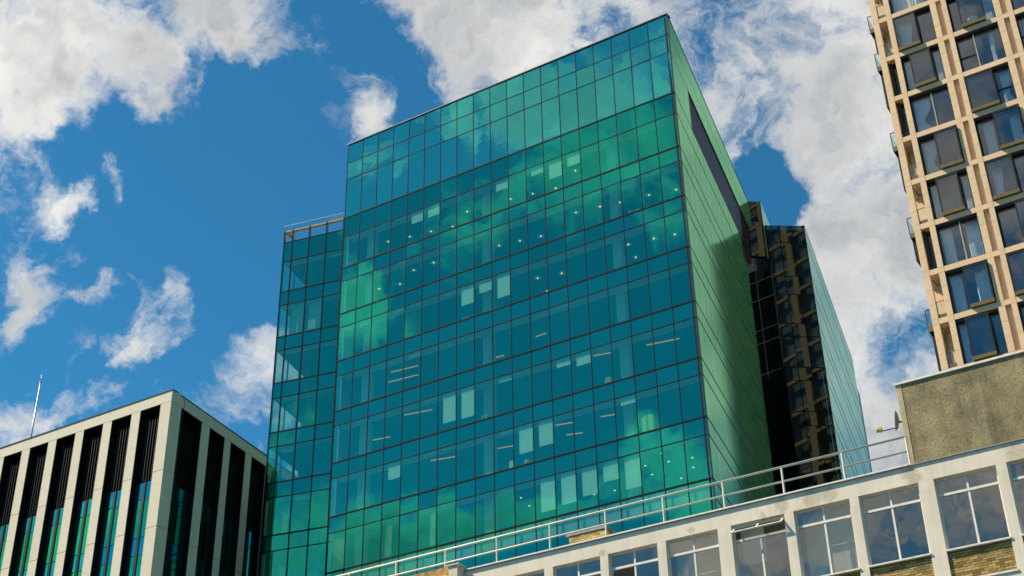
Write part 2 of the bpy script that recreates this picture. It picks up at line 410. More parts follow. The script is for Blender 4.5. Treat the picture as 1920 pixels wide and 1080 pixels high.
# ---------------------------------------------------------------- helpers
class MB:
    """collects solids; build() links them as one mesh object"""
    def __init__(self):
        self.v, self.f = [], []
    def box(self, x0, x1, y0, y1, z0, z1):
        b = len(self.v)
        self.v += [(x, y, z) for z in (z0, z1) for (x, y) in ((x0, y0), (x1, y0), (x1, y1), (x0, y1))]
        self.f += [tuple(b + i for i in q) for q in ((3, 2, 1, 0), (4, 5, 6, 7), (0, 1, 5, 4), (1, 2, 6, 5), (2, 3, 7, 6), (3, 0, 4, 7))]
        return self
    def prism(self, poly, z0, z1):
        b, n = len(self.v), len(poly)
        self.v += [(x, y, z0) for x, y in poly] + [(x, y, z1) for x, y in poly]
        self.f += [tuple(b + n - 1 - i for i in range(n)), tuple(b + n + i for i in range(n))]
        self.f += [(b + i, b + (i + 1) % n, b + n + (i + 1) % n, b + n + i) for i in range(n)]
        return self
    def slab_y(self, poly, y0, y1):
        """polygon in x, z pushed from y0 to y1"""
        b, n = len(self.v), len(poly)
        self.v += [(x, y0, z) for x, z in poly] + [(x, y1, z) for x, z in poly]
        self.f += [tuple(b + i for i in range(n)), tuple(b + 2 * n - 1 - i for i in range(n))]
        self.f += [(b + (i + 1) % n, b + i, b + n + i, b + n + (i + 1) % n) for i in range(n)]
        return self
    def tube(self, p, q, r, n=8, r2=None):
        p, q = Vector(p), Vector(q)
        r2 = r if r2 is None else r2
        d = (q - p).normalized()
        a = d.orthogonal().normalized(); c = d.cross(a)
        b = len(self.v)
        for o, rr in ((p, r), (q, r2)):
            self.v += [tuple(o + (a * math.cos(2 * math.pi * i / n) + c * math.sin(2 * math.pi * i / n)) * rr) for i in range(n)]
        self.f += [(b + i, b + (i + 1) % n, b + n + (i + 1) % n, b + n + i) for i in range(n)]
        self.f += [tuple(b + n - 1 - i for i in range(n)), tuple(b + n + i for i in range(n))]
        return self
    def lathe(self, prof, n=16, axis='Z', o=(0, 0, 0)):
        b = len(self.v)
        for r, h in prof:
            for i in range(n):
                t = 2 * math.pi * i / n
                x, y, z = r * math.cos(t), r * math.sin(t), h
                if axis == 'X':
                    x, y, z = h, r * math.cos(t), r * math.sin(t)
                self.v.append((o[0] + x, o[1] + y, o[2] + z))
        for k in range(len(prof) - 1):
            for i in range(n):
                self.f.append((b + k * n + i, b + k * n + (i + 1) % n, b + (k + 1) * n + (i + 1) % n, b + (k + 1) * n + i))
        return self
    def build(self, name, mat, parent=None, loc=(0, 0, 0), rz=0.0, smooth=False):
        me = bpy.data.meshes.new(name)
        me.from_pydata(self.v, [], self.f)
        me.materials.append(M[mat])
        if smooth:
            me.polygons.foreach_set('use_smooth', [True] * len(me.polygons))
        me.update()
        o = bpy.data.objects.new(name, me)
        col.objects.link(o)
        o.location = rel(parent, loc)
        o.rotation_euler.z = rz
        o.parent = parent
        return o

BASE = {}
def rel(parent, loc):
    """world position -> position under a thing whose Empty stands at its base"""
    return Vector(loc) - BASE[parent.name] if parent is not None and parent.name in BASE else Vector(loc)

_cache = {}
def piece(name, mat, parent, loc, dims, rot=(0, 0, 0)):
    """one box-shaped piece; alike pieces share mesh data. loc is its centre"""
    key = (mat, tuple(round(d, 3) for d in dims), name)
    me = _cache.get(key)
    if me is None:
        a, b, c = (d / 2 for d in dims)
        mb = MB().box(-a, a, -b, b, -c, c)
        me = bpy.data.meshes.new(name)
        me.from_pydata(mb.v, [], mb.f)
        me.materials.append(M[mat]); me.update()
        _cache[key] = me
    o = bpy.data.objects.new(name, me)
    col.objects.link(o)
    o.location = rel(parent, loc)
    o.rotation_euler = rot
    o.parent = parent
    return o

def span(name, mat, parent, x0, x1, y0, y1, z0, z1, rot=(0, 0, 0)):
    return piece(name, mat, parent, ((x0 + x1) / 2, (y0 + y1) / 2, (z0 + z1) / 2), (abs(x1 - x0), abs(y1 - y0), abs(z1 - z0)), rot)

def tag(o, label, cat, group=None):
    o['label'] = label; o['category'] = cat
    if group:
        o['group'] = group
    return o

def thing(name, label, cat, loc=(0, 0, 0), rz=0.0, group=None):
    o = bpy.data.objects.new(name, None)
    o.empty_display_size = 0.3
    col.objects.link(o)
    o.location = loc; o.rotation_euler.z = rz
    if rz == 0.0:
        BASE[o.name] = Vector(loc)
    return tag(o, label, cat, group)

def jig(a=0.0028):
    return (rng.gauss(0, a), 0, rng.gauss(0, a))

ORD = ['first', 'second', 'third', 'fourth', 'fifth', 'sixth', 'seventh', 'eighth', 'ninth', 'tenth', 'eleventh', 'twelfth', 'thirteenth', 'fourteenth', 'fifteenth']

# ---------------------------------------------------------------- ground
g = MB().box(-1500, 1500, -1500, 1500, -0.5, 0.0).build('ground', 'asphalt')
g['kind'] = 'structure'

# ---------------------------------------------------------------- glass office tower
FY = 72.12                                  # street front of the tower
XL, XR = -58.30, -29.77                     # its two vertical edges
FLOORS = [35.42, 39.44, 43.50, 47.56, 51.68, 55.68, 59.74]
HEADS = [38.26, 42.32, 46.38, 50.44, 54.50, 58.53, 62.57]
NCOL = 19
W0 = (XR - XL) / 19.07
CX = [XL + W0 * i for i in range(NCOL)] + [XR]
GA = R(100.4)                               # heading of the side wall
gx, gy = math.cos(GA), math.sin(GA)
def side_pt(s, off=0.0):
    return (XR + gx * s - off * gy, FY + gy * s + off * gx)

tower = thing('office_tower', 'tall teal glass office tower with green panelled side wall, behind the white building', 'office tower', (-44, 82, 0))

def glaze(parent, mat, name, x0, x1, z0, z1, y, gap=0.028):
    return span(name, mat, parent, x0 + gap, x1 - gap, y, y + 0.03, z0 + gap, z1 - gap, jig())

# street front: rows of panes from the bottom up
rows = [(31.30, 35.42, 'window_pane', 'tower_glass')]
for k in range(7):
    rows.append((FLOORS[k], HEADS[k], 'window_pane', 'tower_glass'))
    rows.append((HEADS[k], FLOORS[k + 1] if k < 6 else 64.37, 'spandrel_panel', 'tower_spandrel'))
rows += [(64.37, 68.04, 'plant_screen_panel', 'tower_top_glass'), (68.04, 69.69, 'plant_screen_panel', 'tower_top_glass'), (69.69, 71.46, 'plant_screen_panel', 'tower_top_glass')]
for (z0, z1, nm, mt) in rows:
    for i in range(NCOL):
        glaze(tower, mt, nm, CX[i], CX[i + 1], z0, z1, FY)
for i, x in enumerate(CX):
    w = 0.05
    span('mullion', 'mullion_metal', tower, x - w / 2, x + w / 2, FY - 0.025, FY + 0.045, 27.0, 71.5)
zs = sorted({r[0] for r in rows} | {71.46})
for z in zs:
    h = 0.11 if any(abs(z - f) < 0.01 for f in FLOORS) or z == 64.37 else 0.055
    span('transom', 'mullion_metal', tower, XL, XR, FY - 0.035 if h > 0.1 else FY - 0.02, FY + 0.06, z - h / 2, z + h / 2)
span('parapet_cap', 'edge_metal', tower, XL - 0.05, XR + 0.05, FY - 0.07, FY + 0.5, 71.5, 71.58)
span('corner_trim', 'edge_metal', tower, XR + 0.026, XR + 0.05, FY - 0.05, FY + 0.02, 27.0, 71.5)
# the part below what can be seen
span('lower_wall', 'tower_spandrel', tower, XL + 0.02, XR - 0.06, FY + 0.16, FY + 0.3, 0.0, 31.25)

# inside: slabs, ceilings, columns, core
def plan(y0, y1, xl=XL + 0.1, inset=0.25):
    s0, s1 = (y0 - FY) / gy, (y1 - FY) / gy
    a, b = side_pt(s0, inset), side_pt(s1, inset)
    return [(xl, y0), (a[0], y0), (b[0], y1), (xl, y1)]
for k in range(8):
    z1 = FLOORS[k] if k < 7 else 64.4
    z0 = HEADS[k - 1] if k > 0 else 34.3
    MB().prism(plan(FY + 0.20, FY + 0.95), z0 + 0.03, z1 - 0.10).build('ceiling_bulkhead', 'ceiling_white', tower)
    MB().prism(plan(FY + 0.20, 91.5), z1 - 0.09, z1 - 0.03).build('floor_slab', 'floor_pale', tower)
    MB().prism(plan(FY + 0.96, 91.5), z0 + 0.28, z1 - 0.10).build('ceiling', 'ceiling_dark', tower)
MB().prism(plan(FY + 0.3, 91.5), 70.3, 70.5).build('roof', 'roof_grey', tower)
MB().prism(plan(80.5, 80.9, XL + 4, 3.0), 0.0, 70.2).build('core_wall', 'interior_grey', tower)
MB().prism([(XL + 0.06, FY + 0.4), (XL + 0.2, FY + 0.4), (XL + 0.2, 91.5), (XL + 0.06, 91.5)], 0.0, 71.4).build('party_wall', 'interior_grey', tower)
MB().prism([(XL + 0.2, 91.3), (-34.0, 91.3), (-34.0, 91.6), (XL + 0.2, 91.6)], 0.0, 71.0).build('rear_wall', 'interior_grey', tower)
for i in (1, 8, 15):
    for k in range(7):
        xc = CX[i] + 0.42
        span('column', 'column_white', tower, xc - 0.33, xc + 0.33, FY + 0.97, FY + 1.6, FLOORS[k] - 0.02, HEADS[k] + 0.27)

# roller blinds: floor, column, drop
BL = [(6, 4, 1.05), (6, 5, 1.0), (6, 9, 0.95), (6, 11, 0.75), (6, 12, 1.6), (6, 13, 1.1), (6, 2, 0.2), (6, 3, 0.22), (6, 1, 0.22), (6, 0, 0.25),
      (5, 8, 0.3), (5, 14, 0.25), (5, 17, 0.3), (4, 7, 1.6), (4, 8, 1.05), (4, 9, 1.95), (4, 6, 0.35), (4, 0, 0.35), (4, 1, 0.4), (4, 3, 0.3), (4, 4, 0.25),
      (3, 4, 0.4), (3, 12, 0.25), (2, 6, 2.25), (2, 7, 2.3), (2, 9, 0.45), (2, 12, 0.65), (2, 13, 0.95), (2, 1, 0.25), (2, 5, 0.2),
      (1, 3, 1.25), (1, 10, 2.0), (1, 11, 1.85), (1, 15, 0.6), (1, 9, 0.28), (1, 5, 0.25), (1, 6, 0.2), (0, 11, 2.3), (0, 12, 2.15), (0, 13, 1.95), (0, 14, 1.35), (0, 15, 2.2), (0, 9, 0.25)]
for (k, i, drop) in BL:
    x0 = CX[i] + 0.36
    b = span('roller_blind', 'blind_white', tower, x0, min(x0 + 1.10, CX[i + 1] - 0.02), FY + 0.12, FY + 0.132, HEADS[k] + 0.03 - drop, HEADS[k] + 0.03)

# recessed ceiling spots and linear luminaires are built in
for (x, y) in [(-33.59, 73.5), (-35.25, 74.65), (-35.5, 76.13), (-33.76, 74.92), (-34.21, 77.68), (-32.26, 75.22), (-32.85, 76.58), (-37.22, 77.31), (-38.69, 77.04), (-40.1, 76.84), (-41.64, 76.59), (-42.65, 73.3), (-44.39, 74.66), (-44.62, 76.12), (-43.14, 76.32)]:
    piece('ceiling_spot', 'spot_glow', tower, (x, y, HEADS[0] + 0.26), (0.11, 0.11, 0.04))
for (k, a, b) in [(2, (-34.28, 74.11), (-32.08, 74.48)), (2, (-37.88, 73.47), (-36.69, 73.71)), (2, (-53.29, 73.74), (-51.18, 74.13)), (2, (-57.6, 75.84), (-56.2, 76.09)),
                  (1, (-41.11, 73.8), (-39.93, 74.06)), (1, (-38.02, 74.33), (-37.08, 74.55)), (1, (-41.25, 75.46), (-40.18, 75.78)), (1, (-51.03, 73.85), (-49.3, 74.22)), (1, (-46.27, 74.73), (-45.07, 74.92)),
                  (3, (-54.87, 74.14), (-52.64, 74.38)), (3, (-55.94, 75.3), (-53.44, 75.53)), (3, (-47.48, 76.42), (-46.63, 76.5)), (3, (-43.32, 75.42), (-42.43, 75.37))]:
    L = math.hypot(b[0] - a[0], b[1] - a[1])
    piece('linear_light', 'tube_glow', tower, ((a[0] + b[0]) / 2, (a[1] + b[1]) / 2, HEADS[k] + 0.24), (L, 0.05, 0.06), (0, 0, math.atan2(b[1] - a[1], b[0] - a[0])))

# side wall of pale green panels ------------------------------------------------
SL = 21.25
side = MB().box(0.02, SL - 0.1, 0.05, 0.25, 0.0, 71.3).build('side_wall', 'black_metal', tower, (XR, FY, 0), GA)
# local axes of the wall: x runs back along it, -y faces outwards
srows = [(31.3, 34.25), (34.25, 35.42)]
for k in range(7):
    srows.append((FLOORS[k], HEADS[k]))
    srows.append((HEADS[k], FLOORS[k + 1] if k < 6 else 64.37))
NP = 14
PW = SL / NP
for (z0, z1) in srows:
    for i in range(NP):
        if z1 > 63 and i > 12:
            continue
        span('cladding_panel', 'green_panel', side, i * PW + 0.02, (i + 1) * PW - 0.02, -0.03, 0.0, z0 + 0.075, z1 - 0.075, jig(0.0010))
for z in sorted({q for r_ in srows for q in r_}):
    span('joint_cover', 'black_metal', side, 0.03, SL - 0.1, -0.034, 0.04, z - 0.055, z + 0.055)
for i in range(3):
    span('cladding_panel', 'green_panel', side, i * PW + 0.012, (i + 1) * PW - 0.012, -0.03, 0.0, 64.41, 68.0, jig(0.0010))
# dark louvred slot under the top band
for j in range(40):
    z = 64.45 + 3.5 * j / 40
    span('louvre_blade', 'louvre_brown', side, 3 * PW + 0.02, 24.2, 0.10, 0.34, z, z + 0.035, (R(-25), 0, 0))
span('louvre_backing', 'louvre_brown', side, 3 * PW, 24.2, 0.36, 0.40, 64.4, 68.0)
NT = 19
for (z0, z1) in [(68.04, 69.69), (69.69, 71.46)]:
    for i in range(NT):
        a, b = i * PW + 0.012, (i + 1) * PW - 0.012
        e0 = 24.4 + (z0 - 68.04) * 1.25; e1 = 24.4 + (z1 - 68.04) * 1.25
        if a > e0:
            continue
        if b < e0:
            span('cladding_panel', 'green_panel', side, a, b, -0.03, 0.0, z0 + 0.03, z1 - 0.03, jig(0.0010))
        else:
            MB().slab_y([(a, z0 + 0.03), (e0, z0 + 0.03), (e1, z1 - 0.03), (a, z1 - 0.03)], -0.03, 0.0).build('cladding_panel', 'green_panel', side)
MB().box(SL, 24.4, 0.05, 0.25, 68.05, 71.3).build('cap_backing', 'louvre_brown', side)
span('soffit', 'louvre_brown', side, 3 * PW, 24.3, 0.02, 2.2, 68.0, 68.035)
span('parapet_cap', 'edge_metal', side, 0.1, 28.6, -0.05, 0.3, 71.48, 71.56)

# recessed dark glass between the two green walls, and the block behind ----------
def facade_strip(parent, mat, x0, x1, rws, ncol, y=0.0):
    w = (x1 - x0) / ncol
    for (z0, z1) in rws:
        for i in range(ncol):
            span('window_pane', mat, parent, x0 + w * i + 0.02, x0 + w * (i + 1) - 0.02, y, y + 0.03, z0 + 0.03, z1 - 0.03, jig(0.004))
    for i in range(ncol + 1):
        span('mullion', 'mullion_metal', parent, x0 + w * i - 0.025, x0 + w * i + 0.025, y - 0.03, y + 0.08, rws[0][0], rws[-1][1])
    for (z0, z1) in rws:
        span('transom', 'mullion_metal', parent, x0, x1, y - 0.02, y + 0.06, z0 - 0.03, z0 + 0.03)
rr = [(28.0, 31.3), (31.3, 34.25), (34.25, 35.42)]
for k in range(7):
    rr += [(FLOORS[k], HEADS[k]), (HEADS[k], FLOORS[k + 1] if k < 6 else 64.37)]
rr += [(64.37, 67.75), (67.75, 69.5)]
B = Vector((-30.77, 100.39, 0)); FA = R(35)
A = B - Vector((math.cos(FA), math.sin(FA), 0)) * 3.35
# facet that faces the street corner
f1 = MB().box(0.1, 3.2, 0.5, 0.6, 0.0, 69.3).build('recess_wall', 'black_metal', tower, A, FA)
facade_strip(f1, 'recess_glass', 0.0, 3.33, rr, 3)
# facet that leads back to the green wall
f2 = MB().box(-9.5, -0.3, 0.5, 0.6, 0.0, 69.3).build('recess_wall', 'black_metal', tower, A, R(-9))
facade_strip(f2, 'recess_glass', -9.0, 0.0, rr, 6)
MB().prism([(A.x - 8.5, A.y + 2.2), (A.x, A.y + 0.7), (B.x - 0.4, B.y + 0.5), (B.x - 5.8, B.y + 25.8), (B.x - 14, B.y + 26)], 69.2, 69.45).build('roof', 'roof_grey', tower)
# second green wall
G2 = R(101.0)
side2 = MB().box(0.05, 26.4, 0.05, 0.25, 0.0, 69.4).build('side_wall', 'black_metal', tower, B, G2)
r2 = [(31.3, 34.25), (34.25, 35.42)]
for k in range(7):
    r2 += [(FLOORS[k], HEADS[k]), (HEADS[k], FLOORS[k + 1] if k < 6 else 64.37)]
r2 += [(64.37, 67.75), (67.75, 69.5)]
for (z0, z1) in r2:
    n = 9
    for i in range(n):
        if z1 < 68.5 or i < n:
            span('cladding_panel', 'pale_green_panel', side2, i * 26.4 / n + 0.006, (i + 1) * 26.4 / n - 0.006, -0.03, 0.0, z0 + 0.08, z1 - 0.08, jig(0.0008))
span('parapet_cap', 'edge_metal', side2, 0.0, 26.45, -0.04, 0.3, 69.5, 69.56)
# far return with its rust-red edge
span('end_fin', 'bronze', side2, 26.5, 28.4, 0.0, 0.3, 0.0, 66.6)
# higher glazed storey set back behind the top band
C2 = Vector((-33.55, 97.95, 0))
f3 = MB().box(-3.8, 0.0, 0.06, 0.3, 66.0, 71.6).build('upper_storey', 'black_metal', tower, C2, FA)
facade_strip(f3, 'recess_glass', -3.9, 0.0, [(66.0, 69.6), (69.6, 71.7)], 3)
f4 = MB().box(0.0, 5.0, 0.04, 0.25, 66.0, 71.7).build('upper_side_wall', 'louvre_brown', tower, C2, G2)
for i in range(3):
    span('cladding_panel', 'pale_green_panel', f4, i * 1.65 + 0.01, (i + 1) * 1.65 - 0.01, -0.03, 0.0, 66.0, 69.6)
    span('cladding_panel', 'pale_green_panel', f4, i * 1.65 + 0.01, (i + 1) * 1.65 - 0.01, -0.03, 0.0, 69.65, 71.7)

# lower wing on the left, turned eleven degrees ---------------------------------
WA = R(11.2)
wing = MB().box(-5.4, 1.2, 7.6, 7.9, 0.0, 64.3).build('wing', 'interior_grey', tower, (-59.151, 73.341, 0), WA)
WX = [-5.44, -4.70, -3.20, -1.68, -0.18, 1.2]
for (z0, z1, nm, mt) in rows:
    if z0 > 64:
        continue
    for i in range(5):
        zz = 64.42 if z1 > 64 else z1
        span(nm, mt, wing, WX[i] + 0.03, WX[i + 1] - 0.03, 0.0, 0.03, z0 + 0.03, zz - 0.03, jig())
for i, x in enumerate(WX):
    span('mullion', 'mullion_metal', wing, x - 0.028, x + 0.028, -0.05, 0.14, 27.0, 65.5)
for z in zs:
    if z > 64.4:
        continue
    h = 0.10 if any(abs(z - f) < 0.01 for f in FLOORS) else 0.055
    span('transom', 'mullion_metal', wing, -5.44, 1.2, -0.03, 0.12, z - h / 2, z + h / 2)
# left flank is glass too, the sky shows through
for k in range(7):
    for j in range(4):
        y0 = 0.1 + j * 1.85
        span('window_pane', 'clear_glass', wing, -5.44, -5.41, y0 + 0.03, y0 + 1.82, FLOORS[k] + 0.05, HEADS[k] - 0.03)
        span('spandrel_panel', 'tower_spandrel', wing, -5.44, -5.41, y0 + 0.03, y0 + 1.82, HEADS[k] + 0.03, (FLOORS[k + 1] if k < 6 else 64.4) - 0.03)
for j in range(5):
    span('mullion', 'mullion_metal', wing, -5.47, -5.35, 0.1 + j * 1.85 - 0.03, 0.1 + j * 1.85 + 0.03, 27.0, 64.4)
for k in range(8):
    z1 = FLOORS[k] if k < 7 else 64.4
    z0 = HEADS[k - 1] if k > 0 else 34.3
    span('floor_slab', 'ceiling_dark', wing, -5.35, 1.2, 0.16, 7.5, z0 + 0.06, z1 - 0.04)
    span('ceiling_bulkhead', 'ceiling_white', wing, -5.33, 1.2, 0.18, 0.8, z0 + 0.0, z0 + 0.055)
for k in range(7):
    span('column', 'interior_grey', wing, -4.4, -3.9, 2.8, 3.3, FLOORS[k], HEADS[k])
    span('room_wall', 'interior_grey', wing, -2.6, -2.5, 1.5, 7.5, FLOORS[k], HEADS[k])
for (i, k, d) in [(1, 5, 2.5), (2, 5, 2.45), (1, 2, 0.4), (3, 6, 0.3), (2, 1, 0.3)]:
    span('roller_blind', 'blind_white', wing, WX[i] + 0.15, WX[i + 1] - 0.15, 0.42, 0.435, HEADS[k] - d, HEADS[k])
# open frame and glass balustrade on the wing's roof
span('roof_rail_beam', 'beige_stone', wing, -5.44, 1.2, 0.02, 0.24, 65.38, 65.52)
for x in WX:
    span('roof_post', 'beige_stone', wing, x - 0.07, x + 0.07, 0.03, 0.23, 64.42, 65.38)
span('roof_rail_beam', 'beige_stone', wing, -5.43, -5.2, 0.26, 7.0, 65.38, 65.5)
MB().tube((-5.35, 6.8, 64.42), (-5.3, 0.4, 65.4), 0.07).build('brace', 'beige_stone', wing)
span('balustrade_glass', 'clear_glass', wing, -5.5, 1.2, -0.04, -0.02, 65.5, 65.92)
MB().tube((-5.55, -0.03, 65.94), (1.2, -0.03, 65.94), 0.03).build('handrail', 'grey_steel', wing)

# pendant lamps hang in the upper offices ---------------------------------------
PEND = {6: [(-55.07, 73.55), (-53.31, 73.9), (-51.53, 74.18), (-49.78, 74.54), (-47.77, 73.47), (-44.2, 73.81), (-42.47, 74.12), (-40.72, 74.46), (-38.44, 73.34)],
        5: [(-55.73, 73.49), (-54.02, 73.79), (-52.03, 72.75), (-50.22, 72.7), (-44.97, 73.38), (-43.39, 73.66), (-41.83, 73.97), (-38.25, 72.73), (-36.49, 73.01), (-35.1, 73.3), (-32.99, 73.61), (-31.14, 74.05)],
        4: [(-42.06, 75.03), (-41.72, 73.12), (-40.0, 73.49), (-34.74, 74.47), (-34.43, 72.77), (-32.66, 73.07), (-31.27, 73.37)]}
shade_me = bulb_me = None
for k, pts in PEND.items():
    pts = sorted(pts)
    for j, (x, y) in enumerate(pts):
        z = FLOORS[k] + 2.1
        t = thing('pendant_lamp', 'lit pendant lamp, %s from the left on the %s tower floor from the top' % (ORD[j], ORD[6 - k]), 'pendant lamp', (x, y, z), 0.0, 'pendant lamps in the glass tower')
        if shade_me is None:
            a = MB().lathe([(0.05, 0.22), (0.10, 0.18), (0.27, -0.02), (0.25, -0.02), (0.09, 0.15)], 16).build('lamp_shade', 'shade_grey', t, (x, y, z), smooth=True)
            b = MB().lathe([(0.001, -0.055), (0.042, -0.035), (0.056, 0.0), (0.042, 0.04), (0.001, 0.06)], 12).build('bulb', 'bulb_glow', t, (x, y, z), smooth=True)
            shade_me, bulb_me = a.data, b.data
        else:
            for nm, me in (('lamp_shade', shade_me), ('bulb', bulb_me)):
                o = bpy.data.objects.new(nm, me); col.objects.link(o); o.parent = t
        top = (HEADS[k] + 0.28 if y > FY + 0.95 else HEADS[k] + 0.03) - z
        piece('cord', 'black_metal', t, (x, y, z + (0.2 + top) / 2), (0.012, 0.012, top - 0.2 + 0.02))

ball = MB().lathe([(0.34 * math.sin(math.pi * i / 16) + 1e-4, 0.34 - 0.34 * math.cos(math.pi * i / 16)) for i in range(17)], 28).build('exercise_ball', 'red_rubber', None, (-42.55, 72.68, FLOORS[1] - 0.03), smooth=True)
tag(ball, 'red exercise ball on an office floor behind the glass tower front', 'ball')

# things standing at the office windows: floor, column, offset, width, height, material
for (k, i, off, w_, h_, mt, nm, lab) in [
        (5, 16, 0.45, 0.34, 0.55, 'cardboard', 'storage_box', 'left one of two cream boxes at the window, second tower floor from the top'),
        (5, 16, 0.95, 0.36, 0.45, 'cardboard', 'storage_box', 'right one of two cream boxes at the window, second tower floor from the top'),
        (2, 8, 0.55, 0.42, 0.62, 'cardboard', 'paper_bag', 'cream paper bag beside a column, left half of the tower, mid height'),
        (2, 14, 0.95, 0.40, 0.70, 'cardboard', 'paper_bag', 'cream paper bag beside the column near the tower corner'),
        (1, 16, 0.55, 0.85, 1.35, 'cardboard', 'display_board', 'tall tan board behind the glass near the tower corner'),
        (4, 7, 0.50, 0.50, 0.45, 'pink_paper', 'paper_stack', 'pinkish paper stack below a blind on the third tower floor from the top'),
        (1, 9, 1.10, 0.32, 0.75, 'blind_white', 'white_box', 'white box at the window just left of the red ball')]:
    x = CX[i] + off
    o = MB().box(-w_ / 2, w_ / 2, -0.12, 0.12, 0, h_ * 0.92).slab_y([(-w_ / 2, h_ * 0.92), (w_ / 2, h_ * 0.92), (w_ * 0.3, h_), (-w_ * 0.2, h_)], -0.12, -0.1).build(nm, mt, None, (x, FY + 0.42, FLOORS[k] - 0.03), R(rng.uniform(-12, 12)))
    tag(o, lab, nm.replace('_', ' '))

# ---------------------------------------------------------------- stone-framed black block on the left
KB = 64.0 / 60.0
def bx(x): return x * KB
def bz(z): return 1.7 + (z - 1.7) * KB
BY = 64.0
block = thing('office_block', 'pale stone framed office block with black louvred bays, at the lower left', 'office block', (-75, 70, 0))
BCX, BTOP = bx(-62.24), bz(45.31)
BH = bz(44.47)                                    # head of the bays
LOU = bz(39.28)                                   # foot of the louvres
ST = 3.83 * KB
bays = [(bx(-64.98 - 2.616 * i), bx(-63.16 - 2.616 * i)) for i in range(8)]
SA = R(97.9)
joints = [bz(39.58) - ST * i for i in range(4)]   # stone joints
def pier(parent, x0, x1, y0, y1, zt):
    z1 = zt
    for z in joints + [18.0]:
        span('stone_panel', 'limestone', parent, x0, x1, y0, y1, z + 0.018, z1 - 0.018)
        z1 = z
def bay_fill(parent, x0, x1, first=False):
    """black recess: louvre fins above, narrow panes between deep black fins below"""
    w = x1 - x0
    span('recess_back', 'black_metal', parent, x0 - 0.02, x1 + 0.02, 1.1, 1.3, 18.0, BH + 0.05)
    span('bay_lining', 'black_metal', parent, x0 - 0.001, x0 + 0.05, 0.03, 1.08, 18.0, BH)
    span('bay_lining', 'black_metal', parent, x1 - 0.05, x1 + 0.001, 0.03, 1.08, 18.0, BH)
    span('bay_head', 'black_metal', parent, x0 + 0.06, x1 - 0.06, 0.05, 1.08, BH - 0.06, BH - 0.004)
    for j in range(6):
        xx = x0 + w * (0.22 + 0.13 * j)
        span('louvre_fin', 'black_fin', parent, xx - 0.02, xx + 0.02, 0.38, 0.62, LOU + 0.05 * (j % 2), BH - 0.55 - 0.08 * (j % 3))
    for (a, b) in ((0.02, 0.20), (0.42, 0.54), (0.78, 0.99)):
        span('dark_panel', 'black_metal', parent, x0 + w * a, x0 + w * b, 0.36, 0.5, 18.0, LOU - 0.04)
    z = LOU
    while z > 19:
        for (a, b) in ((0.20, 0.42), (0.54, 0.78)):
            span('spandrel_glass', 'block_spandrel_glass', parent, x0 + w * a, x0 + w * b, 0.42, 0.45, z - 1.22, z - 0.03, jig(0.002))
            span('window_pane', 'block_glass', parent, x0 + w * a, x0 + w * b, 0.42, 0.45, z - ST + 0.03, z - 1.28, jig(0.002))
            span('window_head', 'black_metal', parent, x0 + w * a, x0 + w * b, 0.40, 0.5, z - 1.275, z - 1.225)
        z -= ST
front = MB().box(-30.0, -0.2, 1.3, 1.5, 0.0, BTOP - 0.1).build('street_front', 'black_metal', block, (BCX, BY, 0))
prev = BCX
for i, (x0, x1) in enumerate(bays):
    pier(front, x1 - BCX, prev - BCX - (0.0 if i else 0.0), 0.0, 1.05, BH)
    bay_fill(front, x0 - BCX, x1 - BCX)
    prev = x0
px = BCX
for w in (bx(-67.9) , bx(-75.6), bx(-84.0)):
    span('stone_panel', 'limestone', front, w - BCX + 0.012, px - BCX, 0.0, 0.9, BH + 0.012, BTOP - 0.06)
    px = w
flank = MB().box(1.3, 20.0, 1.5, 1.7, 0.0, BTOP - 0.1).build('flank', 'black_metal', block, (BCX, BY, 0), SA)
# local x runs back along the flank, -y is outwards
sb = [(0.80, 3.56), (4.47, 6.31), (7.04, 8.95), (9.70, 11.58), (12.30, 14.2), (14.95, 16.9)]
prev = 0.012 / KB
for (a, b) in sb:
    pier(flank, prev * KB, a * KB, -0.004 if prev > 0.5 else 0.001, 0.9 if prev > 0.5 else 0.02, BH)
    bay_fill(flank, a * KB, b * KB)
    prev = b
px = 0.02
for w in (0.42, 5.2, 12.0, 18.4):
    span('stone_panel', 'limestone', flank, px + 0.012, w, -0.002, 0.06, BH + 0.012, BTOP - 0.06)
    px = w
MB().prism([(BCX - 29.9, BY + 0.3), (BCX - 0.4, BY + 0.3), (BCX - 3.0, BY + 19.5), (BCX - 29.9, BY + 19.5)], BTOP - 0.5, BTOP - 0.3).build('roof', 'roof_grey', block)
span('roof_edge', 'black_metal', front, -30.0, 0.04, -0.05, 0.5, BTOP - 0.055, BTOP)
span('roof_edge', 'black_metal', flank, 0.03, 19.0, -0.05, 0.5, BTOP - 0.052, BTOP - 0.003)
pole = MB().tube((0, 0, BTOP - 0.32), (0, 0, 57.6), 0.11, 10, 0.05).tube((0, 0, 57.6), (0, 0, 58.4), 0.05, 8, 0.02).lathe([(0.001, 57.75), (0.09, 57.68), (0.09, 57.58), (0.001, 57.5)], 10).build('flagpole', 'grey_steel', None, (-88.15, 70.0, 0), smooth=True)
tag(pole, 'slim bare grey mast standing on the roof of the stone framed block', 'mast')

